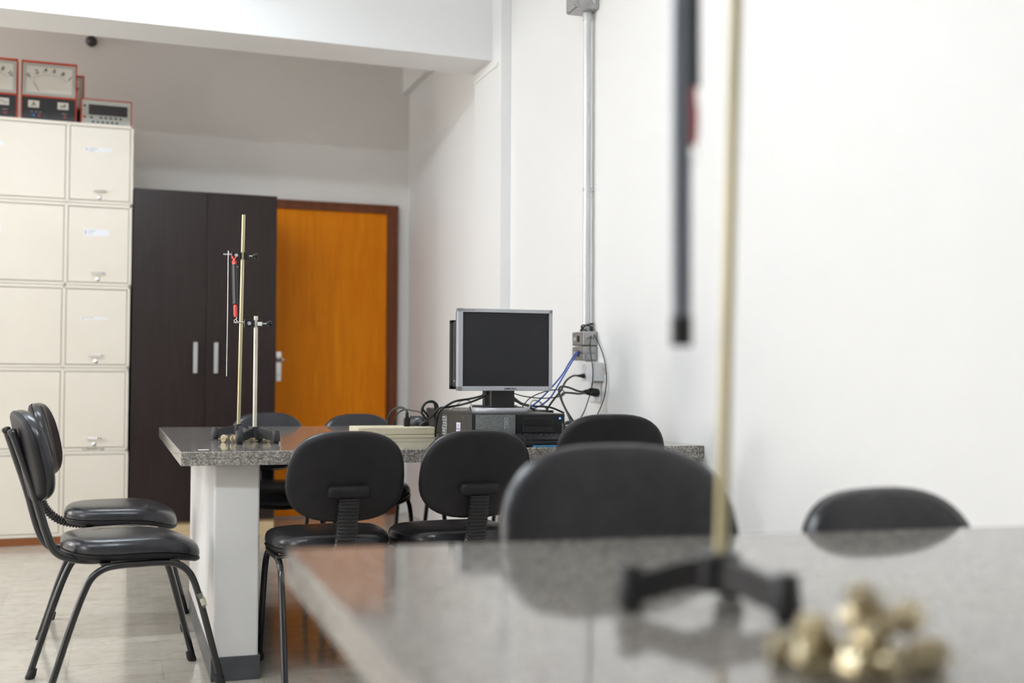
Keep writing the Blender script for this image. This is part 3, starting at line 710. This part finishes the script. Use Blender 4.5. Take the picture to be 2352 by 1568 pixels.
# stickers on the left side
sl = bobj('barcode_sticker', (-.0006, .0004, .315, .385, .014, .092), mat('dark_sticker', (.06, .06, .06), .4), pc, 0)
bm = bmesh.new(); random.seed(9)
for k in range(7):
    for j in range(9):
        if random.random() < .72:
            y0 = .320+j*.007; z0 = .018+k*.0104; box(bm, -.0009, -.0005, y0, y0+random.uniform(.003, .0065), z0, z0+random.uniform(.004, .009))
obj('sticker_print', bm, mat('sticker_light_print', (.48, .50, .52), .5), sl)
sw = bobj('white_sticker', (-.0008, .0004, .140, .190, .012, .070), mat('lilac_paper', (.70, .66, .76), .6), pc, 0)
text('sticker_text', 'LTF', .013, ink, sw, (-.0009, .165, .058), (R(90), 0, R(-90)), .0001)
bm = bmesh.new(); box(bm, -.0010, -.0007, .144, .186, .045, .049); box(bm, -.0010, -.0007, .155, .172, .036, .039); box(bm, -.0010, -.0007, .150, .180, .022, .026); obj('sticker_print', bm, mat('purple_print', (.22, .16, .25), .6), sw)
bobj('side_latch', (-.0012, .0005, .085, .118, .088, .096), mat('latch_grey', (.06, .055, .05), .4), pc, .0003)

mo = thing('monitor', 'square silver-framed flat monitor standing on the desktop computer', 'monitor', (1.345, 4.075, Z+PH), R(-1.5))
MW, MB, MT = .1795, .079, .376
bm = bmesh.new(); X0, X1 = -MW, MW
for (a, b, c, e) in ((X0, X0+.0185, MB, MT), (X1-.0135, X1, MB, MT), (X0, X1, MT-.0135, MT), (X0, X1, MB, MB+.0165)): box(bm, a, b, -.022, .006, c, e, .0015)
fr = obj('screen_frame', bm, silver, mo, auto=12)
bobj('screen', (X0+.018, X1-.013, -.017, .004, MB+.016, MT-.013), screen, mo, 0)
bobj('rear_housing', (X0+.004, X1-.004, .006, .038, MB+.004, MT-.004), blk_matte, mo, .01, seg=3)
text('brand_name', 'SAMSUNG', .0100, mat('bezel_print', (.06, .06, .08), .5), fr, (.018, -.0222, MB+.0075), ext=.0002, bold=.0003)
text('model_name', 'SyncMaster 740n', .0062, mat('bezel_print', (.06, .06, .08), .5), fr, (X0+.040, -.0222, MT-.0065), ext=.0002)
for k in range(6): latheobj('menu_button', [(0, 0), (.0028, 0), (.0022, .001), (0, .0012)], mat('button_silver', (.62, .63, .66), .3), fr, 12, (.100+.0145*k, -.022, MB+.0075), (R(90), 0, 0))
bobj('neck', (-.045, .045, .012, .040, .012, MB+.06), blk, mo, .004)
bm = bmesh.new(); loft(bm, [[(x*s, y*s+.05, z) for x, y in sup(.103, .090, 2.2, 48)] for s, z in ((.98, 0), (1, .003), (1, .012), (.97, .017), (.93, .018))]); bs = obj('stand_base', bm, silver, mo, auto=40)
bm = bmesh.new(); loft(bm, [[(x*s, y*s+.05, z) for x, y in sup(.103, .090, 2.2, 48)] for s, z in ((.92, .0178), (.86, .0195), (.4, .021), (.02, .021))]); obj('base_inlay', bm, blk, bs, auto=40)
bobj('screw_stub', (X0-.004, X0+.004, .016, .022, MB+.032, MB+.038), brass, mo, .001)

pc2 = thing('desktop_computer', 'second black desktop computer case behind the first, turned away', 'computer', (1.265, 4.46, Z), 0)
bobj('case', (0, .42, 0, .40, .004, .101), pc_side, pc2, .003)
for fx in (.02, .38):
    for fy in (.03, .35): bobj('rubber_foot', (fx, fx+.02, fy, fy+.02, 0, .0045), rubber, pc2, 0)
bobj('front_bezel', (-.001, .421, .40, .43, .003, .102), blk, pc2, .004)
mo2 = thing('monitor', 'second monitor turned away behind the silver one, only its dark edge showing', 'monitor', (1.466, 4.60, Z+.102), R(180))
bm = bmesh.new()
for (a, b, c, e) in ((-.176, -.160, .082, .362), (.160, .176, .082, .362), (-.176, .176, .348, .362), (-.176, .176, .082, .098)): box(bm, a, b, -.022, .006, c, e, .0015)
obj('screen_frame', bm, blk, mo2, auto=12)
bobj('screen', (-.161, .161, -.017, .004, .097, .349), screen, mo2, 0)
bobj('rear_housing', (-.174, .174, .006, .045, .086, .358), blk_matte, mo2, .012, seg=3)
bobj('neck', (-.045, .045, .012, .040, .012, .14), blk, mo2, .004)
bm = bmesh.new(); loft(bm, [[(x*s, y*s+.03, z) for x, y in sup(.10, .085, 2.2, 40)] for s, z in ((.98, 0), (1, .003), (1, .012), (.93, .018))]); obj('stand_base', bm, blk, mo2, auto=40)

# blue sheet and keyboard
o = bobj('blue_folder', (0, .30, 0, .17, 0, .005), blue_sheet, None, .0008, (1.33, 3.690, Z), (0, 0, R(-2)))
tag(o, 'thin blue folder lying under the black keyboard', 'folder')
kb = thing('keyboard', 'black computer keyboard in front of the desktop computer', 'keyboard', (1.232, 3.722, Z+.0055), R(-2))
bm = bmesh.new(); pr = [(0, .0), (0, .010), (.148, .026), (.152, .024), (.152, 0)]
v0 = [bm.verts.new((0, y, z)) for y, z in pr]; v1 = [bm.verts.new((.425, y, z)) for y, z in pr]
bm.faces.new(v0[::-1]); bm.faces.new(v1)
for k in range(5): bm.faces.new((v0[k], v0[(k+1) % 5], v1[(k+1) % 5], v1[k]))
obj('keyboard_body', bm, blk_matte, kb, auto=30)
bm = bmesh.new(); lo_ = [(-.0082, -.0082), (.0082, -.0082), (.0082, .0082), (-.0082, .0082)]
loft(bm, [[(x, y, 0) for x, y in lo_], [(x*.98, y*.98, .002) for x, y in lo_], [(x*.74, y*.74+.001, .0085) for x, y in lo_]])
kme = None; tilt = math.atan2(.016, .148)
for row, y in enumerate((.022, .041, .060, .079, .098, .126)):
    x = .018; kx = []
    while x < .41:
        if row == 0 and .085 < x < .20:
            bmw = bmesh.new(); L_ = .0555; q = [(-L_, -.0082), (L_, -.0082), (L_, .0082), (-L_, .0082)]
            loft(bmw, [[(a, b, 0) for a, b in q], [(a*.97, b*.74, .0085) for a, b in q]]); obj('space_bar', bmw, blk, kb, (.142, y, .010+y*.108), (tilt, 0, 0), auto=30); x = .207; continue
        if .296 < x < .303 or .357 < x < .364: x += .007
        if kme is None: o = obj('key', bm, blk, kb, (x, y, .010+y*.108), (tilt, 0, 0), auto=30); kme = o.data
        else: link('key', kme, None, kb, (x, y, .010+y*.108), (tilt, 0, 0))
        x += .0188
# beige box with a cable plugged in
bx_ = thing('beige_device', 'flat aged beige plastic box left of the desktop computer', 'device', (.868, 4.372, Z), R(-1))
bobj('lower_shell', (0, .298, 0, .20, 0, .0125), beige_pl, bx_, .0015)
bobj('upper_shell', (0, .298, .001, .20, .0135, .041), beige_pl, bx_, .003)
bobj('seam', (.002, .296, .003, .198, .012, .014), mat('seam_dark', (.12, .10, .06), .7), bx_, 0)
bobj('lid_tab', (.215, .262, -.001, .02, .034, .0415), mat('beige_tab', (.74, .68, .52), .5), bx_, .002)
# mouse behind the box
bm = bmesh.new()
loft(bm, [[(x*s, y*s, z) for x, y in sup(.031, .052, 2.4, 32)] for s, z in ((.96, 0), (1, .004), (1, .012), (.93, .022), (.78, .031), (.5, .037), (.2, .039), (.02, .039))])
ms = thing('computer_mouse', 'dark domed computer mouse resting on the back of the beige box', 'mouse', (1.128, 4.50, Z+.0412), R(35))
obj('mouse_shell', bm, blk, ms, auto=60)
bobj('scroll_wheel', (-.003, .003, .022, .036, .028, .0385), rubber, ms, .001)

# papers on the table
o = bobj('paper_tag', (-.016, .016, -.011, .011, 0, .0006), paper, None, 0, (.268, 3.83, Z), (0, 0, R(4))); tag(o, 'small white paper tag on the near left corner of the granite table', 'paper')
o = bobj('paper_slip', (-.035, .035, -.012, .012, 0, .0008), mat('printed_paper', (.62, .58, .48), .6), None, 0, (1.035, 3.74, Z), (0, 0, R(-9))); tag(o, 'crumpled paper slip at the table edge between two front chairs', 'paper')

# ================================================================== CONDUIT AND SOCKETS ON THE RIGHT WALL
CX, CY = XW-.030, 4.665
cd = thing('conduit', 'vertical galvanised steel conduit on the white wall above the sockets', 'conduit', (CX, CY, 0), 0)
bm = bmesh.new(); sweep(bm, [Vector((0, 0, 1.13)), Vector((0, 0, 2.50))], circ(.0165, 18)); obj('pipe', bm, zinc, cd, auto=50)
latheobj('coupling', [(0, 0), (.0195, 0), (.0195, .035), (0, .035)], zinc, cd, 18, (0, 0, 2.489))
latheobj('coupling', [(0, 0), (.0195, 0), (.0195, .02), (0, .02)], cast, cd, 18, (0, 0, 1.128))
bobj('wall_clip', (-.0175, .029, -.008, .008, 1.75, 1.765), zinc, cd, .001)
def condulet(name, label, z0, z1, port=None, ysz=(.062, .045), dep=(.047, .0295)):
    t = thing(name, label, 'box', (CX, CY, z0), 0)
    H = z1-z0
    bobj('box_body', (-dep[0]+.006, dep[1], -ysz[0], ysz[1], 0, H), cast, t, .004, seg=3)
    lid = bobj('cover_plate', (-dep[0], -dep[0]+.006, -ysz[0]+.002, ysz[1]-.002, .002, H-.002), cast, t, .002)
    return t, lid
t1, l1 = condulet('junction_box', 'large grey cast junction box on top of the conduit', 2.525, 2.69, ysz=(.06, .06), dep=(.075, .0295))
for yy in (-.045, .045): latheobj('cover_screw', [(0, 0), (.005, 0), (.004, .003), (0, .003)], brass, l1, 12, (-.075, yy, .012), (0, R(-90), 0))
latheobj('bolt', [(0, 0), (.008, 0), (.008, .005), (0, .006)], zinc, t1, 6, (.005, -.06, .03), (R(90), 0, 0))
for nm, lb, z0, z1 in (('outlet_box', 'upper grey cast outlet box with empty data port', 1.087, 1.147), ('outlet_box', 'lower grey cast outlet box with the blue network cables', 1.024, 1.084)):
    t2, l2 = condulet(nm, lb, z0, z1, ysz=(.052, .085), dep=(.032, .0295))
    latheobj('knockout_plug', [(0, 0), (.0235, 0), (.0235, .003), (0, .0035)], cast, t2, 24, (-.002, -.052, .03), (R(90), 0, 0))
    bobj('plug_slot', (-.022, .018, -.0562, -.0552, .029, .031), mat('slot_dark', (.1, .1, .1), .6), t2, 0, rot=(0, 0, 0))
    bobj('data_port', (-.0335, -.031, .0, .022, .016, .042), blk, l2, .0005)
    bobj('port_window', (-.0330, -.031, .045, .062, .022, .036), mat('port_white', (.6, .6, .6), .4), l2, .0005)
sk = thing('socket_box', 'white surface-mounted power socket box below the grey outlet boxes', 'socket', (XW, 4.62, .936), 0)
bobj('socket_body', (-.045, -.0005, -.078, .052, 0, .078), white_pl, sk, .003)
bobj('socket_plate', (-.052, -.045, -.080, .054, -.002, .080), white_pl, sk, .002)
latheobj('socket_well', [(0, 0), (.018, 0), (.0185, .0015), (.015, .0015), (.014, .0005), (0, .0005)], mat('socket_grey', (.55, .56, .58), .4), sk, 22, (-.052, .012, .056), (0, R(-90), 0))
latheobj('socket_well', [(0, 0), (.018, 0), (.0185, .0015), (.015, .0015), (.014, .0005), (0, .0005)], mat('socket_grey', (.55, .56, .58), .4), sk, 22, (-.052, .012, .022), (0, R(-90), 0))
sp = thing('wall_socket', 'white flush wall socket plate holding two black plugs', 'socket', (XW, 4.62, .846), 0)
bobj('cover_plate', (-.010, -.0005, -.055, .06, 0, .084), white_pl, sp, .003)
bobj('switch_rocker', (-.014, -.009, -.05, -.03, .02, .062), white_pl, sp, .002)
bobj('switch_mark', (-.0112, -.0098, -.045, -.042, .045, .053), mat('mark_grey', (.1, .12, .12), .5), sp, 0)
# chipped plaster beside the socket box
bm = bmesh.new(); random.seed(2)
lo_ = [(.014*random.uniform(.5, 1.1)*math.cos(a), .028*random.uniform(.6, 1.1)*math.sin(a)) for a in [2*math.pi*k/11 for k in range(11)]]
loft(bm, [[(0, y, z) for y, z in lo_], [(-.0015, y*.9, z*.9) for y, z in lo_]])
o = obj('chipped_plaster', bm, mat('bare_plaster', (.55, .43, .30), .8), bpy.data.objects['wall_right'], (XW-.0001, 4.528, .985))

# ================================================================== CABLES
C = {
  'blue1':[(1.879,4.672,1.061),(1.835,4.600,1.051),(1.792,4.560,1.013),(1.734,4.500,0.959),(1.651,4.420,0.901),(1.579,4.360,0.855),(1.523,4.320,0.8275)],
  'blue2':[(1.879,4.680,1.057),(1.839,4.590,1.051),(1.803,4.550,1.021),(1.757,4.500,0.980),(1.702,4.450,0.923),(1.644,4.400,0.866),(1.574,4.360,0.832),(1.50,4.300,0.8262)],
  'sock1':[(1.866,4.632,0.958),(1.815,4.580,0.957),(1.753,4.500,0.936),(1.711,4.450,0.897),(1.662,4.425,0.850),(1.63,4.43,0.80)],
  'sock2':[(1.875,4.600,0.890),(1.807,4.500,0.895),(1.724,4.400,0.911),(1.669,4.340,0.914),(1.646,4.300,0.894),(1.642,4.250,0.852),(1.642,4.200,0.815),(1.640,4.150,0.77),(1.63,4.12,.724)],
  'sock3':[(1.874,4.575,0.887),(1.803,4.480,0.884),(1.729,4.400,0.889),(1.674,4.330,0.888),(1.648,4.280,0.868),(1.648,4.230,0.827),(1.657,4.180,0.786),(1.66,4.10,0.735),(1.64,4.02,.7215)],
  'thinR':[(1.9335,4.69,1.190),(1.925,4.662,1.171),(1.925,4.605,1.126),(1.930,4.541,1.060),(1.930,4.500,0.992),(1.930,4.495,0.919),(1.927,4.52,0.854),(1.889,4.500,0.792),(1.768,4.300,0.745),(1.70,4.18,.7205)],
  'thinL':[(1.930,4.65,1.155),(1.880,4.55,1.076),(1.872,4.5,0.982),(1.872,4.51,0.914),(1.860,4.52,0.858),(1.790,4.400,0.808),(1.696,4.250,0.765),(1.60,4.10,0.7205)],
  'mon1':[(1.300,4.130,0.90),(1.302,4.200,0.882),(1.284,4.300,0.868),(1.232,4.300,0.860),(1.196,4.280,0.848),(1.164,4.300,0.820),(1.160,4.330,0.777),(1.1655,4.370,0.7225)],
  'mon2':[(1.304,4.140,0.89),(1.300,4.240,0.868),(1.276,4.360,0.846),(1.218,4.370,0.835),(1.180,4.370,0.829),(1.160,4.420,0.794),(1.141,4.440,0.775),(1.124,4.440,0.7625)],
  'arcA':[(1.075,4.455,0.796),(1.077,4.470,0.816),(1.070,4.500,0.828),(1.055,4.530,0.829),(1.039,4.560,0.814),(1.031,4.580,0.789),(1.036,4.600,0.758),(1.043,4.620,0.7205)],
  'arcB':[(1.157,4.500,0.800),(1.146,4.550,0.812),(1.130,4.600,0.815),(1.108,4.620,0.819),(1.081,4.620,0.807),(1.067,4.620,0.784),(1.069,4.640,0.753),(1.077,4.66,0.7195)],
  'loopR':[(1.400,4.150,0.893),(1.497,4.280,0.877),(1.583,4.320,0.869),(1.647,4.320,0.874),(1.684,4.340,0.884),(1.693,4.380,0.899),(1.668,4.400,0.901),(1.605,4.380,0.891),(1.536,4.340,0.866),(1.486,4.300,0.8245)],
  'wht1':[(1.254,4.470,0.822),(1.272,4.450,0.841),(1.300,4.460,0.859),(1.334,4.480,0.856),(1.343,4.47,0.822)],
  'wht2':[(1.520,4.30,0.8255),(1.570,4.400,0.856),(1.601,4.420,0.857),(1.636,4.440,0.836),(1.659,4.475,0.8225)],
  'knot':[(1.141,4.420,0.787),(1.124,4.420,0.816),(1.136,4.420,0.845),(1.165,4.420,0.856),(1.186,4.420,0.841),(1.185,4.420,0.816),(1.162,4.420,0.796),(1.144,4.430,0.782),(1.152,4.430,0.799),(1.131,4.430,0.827),(1.147,4.430,0.851),(1.175,4.430,0.851),(1.182,4.430,0.827),(1.182,4.440,0.803),(1.186,4.440,0.775),(1.184,4.450,0.7225)],
  'tangle':[(1.660,4.080,0.770),(1.661,4.108,0.759),(1.634,4.127,0.756),(1.612,4.129,0.758),(1.595,4.113,0.773),(1.607,4.086,0.781),(1.627,4.057,0.788),(1.637,4.036,0.775),(1.637,4.030,0.765),(1.611,4.042,0.753),(1.594,4.067,0.762),(1.590,4.097,0.770),(1.610,4.121,0.784),(1.649,4.130,0.780),(1.667,4.122,0.774),(1.667,4.099,0.762),(1.632,4.069,0.759),(1.590,4.044,0.761),(1.568,4.031,0.769),(1.570,4.035,0.779),(1.609,4.055,0.784),(1.647,4.084,0.783),(1.671,4.112,0.767),(1.666,4.128,0.757),(1.631,4.127,0.740),(1.604,4.110,0.7215)],
}
def cable(key, label, r, mt, cat='cable', name='cable'):
    o = tubeobj(name, C[key], r, mt, None, 8, 8); tag(o, label, cat); return o
cable('blue1', 'upper blue network cable from the grey outlet box to the computer', .0032, blue_cab, name='network_cable')
cable('blue2', 'lower blue network cable from the grey outlet box to the computer', .0032, blue_cab, name='network_cable')
def plug(o, p, d, l=.045, r=.011):
    d = Vector(d).normalized(); bm = bmesh.new()
    pth = [Vector(p)+d*l*k/8 for k in range(9)]; prof = [.42, .5, .62, .58, .72, .9, 1.0, 1.0, .95]
    sweep(bm, pth, circ(r, 12), lambda i, n: prof[i]); obj('plug', bm, blk, o, auto=40)
o = cable('sock1', 'black power cable plugged into the white socket box', .0042, blk_cab, name='power_cable'); plug(o, (1.85, 4.615, .958), (1, .42, 0), .04, .010)
o = cable('sock2', 'black power cable from the left plug of the lower wall socket', .0042, blk_cab, name='power_cable'); plug(o, (1.868, 4.59, .890), (1, .45, 0), .062, .018)
o = cable('sock3', 'black power cable from the right plug of the lower wall socket', .0042, blk_cab, name='power_cable'); plug(o, (1.872, 4.573, .887), (1, .1, 0), .056, .018)
cable('thinR', 'thin black cable arching wide down the wall to the right of the sockets', .0024, blk_cab)
cable('thinL', 'thin black cable hanging straight down across the white sockets', .0024, blk_cab)
cable('mon1', 'black cable from the monitor running down the left end of the computer case', .0042, blk_cab)
cable('mon2', 'black cable from the monitor running to the top of the beige box', .0042, blk_cab)
o = cable('arcA', 'thick black cord arching up from the upright plug on the beige box', .0045, blk_cab, name='power_cable')
bm = bmesh.new(); box(bm, -.0125, .0125, -.009, .009, 0, .031, .003)
box(bm, -.008, .008, -.007, .007, .030, .036, .002); lathe(bm, [(.0075, .035), (.0075, .041), (.006, .042), (.006, .046), (.007, .047), (.007, .051), (.005, .052), (.005, .058), (0, .058)], 12)
bmesh.ops.translate(bm, vec=(1.074, 4.452, Z+.0415), verts=bm.verts); obj('upright_plug', bm, blk, o, auto=12)
cable('arcB', 'thin black mouse cord arching behind the upright plug', .0028, blk_cab)
cable('loopR', 'thin dark cable looping in the air right of the monitor neck', .0022, blk_cab)
cable('wht1', 'short off-white cable left of the monitor neck', .0032, wht_cab)
cable('wht2', 'short off-white cable right of the monitor base', .0032, wht_cab)
cable('knot', 'tied bundle of black cable standing up left of the computer case', .0048, blk_cab)
cable('tangle', 'heap of coiled black cable right of the computer case', .0040, blk_cab)
# cable wound round the conduit foot
pts = []
for k in range(34):
    a = k*2*math.pi/9; pts.append((CX+(.024+.004*math.sin(k*1.3))*math.cos(a), CY+(.030+.008*math.sin(k*.8))*math.sin(a), 1.152+.016*math.sin(k*.55)+.0005*k))
pts = [(min(p[0], XW-.004), p[1], p[2]) for p in pts]
o = tubeobj('cable', pts, .0026, blk_cab, None, 8, 4); tag(o, 'thin black cable wound round the foot of the conduit', 'cable')
# more loose cables behind the monitor
random.seed(21)
for k, (x0, y0, x1, y1, hgt) in enumerate([(1.42, 4.38, 1.60, 4.42, .055), (1.40, 4.40, 1.66, 4.30, .035), (1.44, 4.41, 1.56, 4.33, .075)]):
    zt = Z+PH
    pts = [(x0, y0, zt+.02+hgt), (x0+(x1-x0)*.25, y0, zt+.02+hgt*.7), (x0+(x1-x0)*.55, (y0+y1)/2, zt+.006+hgt*.35), (x0+(x1-x0)*.8, y1, zt+.012), (x1, y1-.02, zt-.01 if x1 > 1.53 else zt+.0045)]
    o = tubeobj('cable', pts, .0038, blk_cab, None, 8, 6)
    tag(o, ['uppermost of the loose black cables sagging right of the monitor neck', 'lowest of the loose black cables lying right of the monitor base', 'middle loose black cable sagging right of the monitor neck'][k], 'cable')
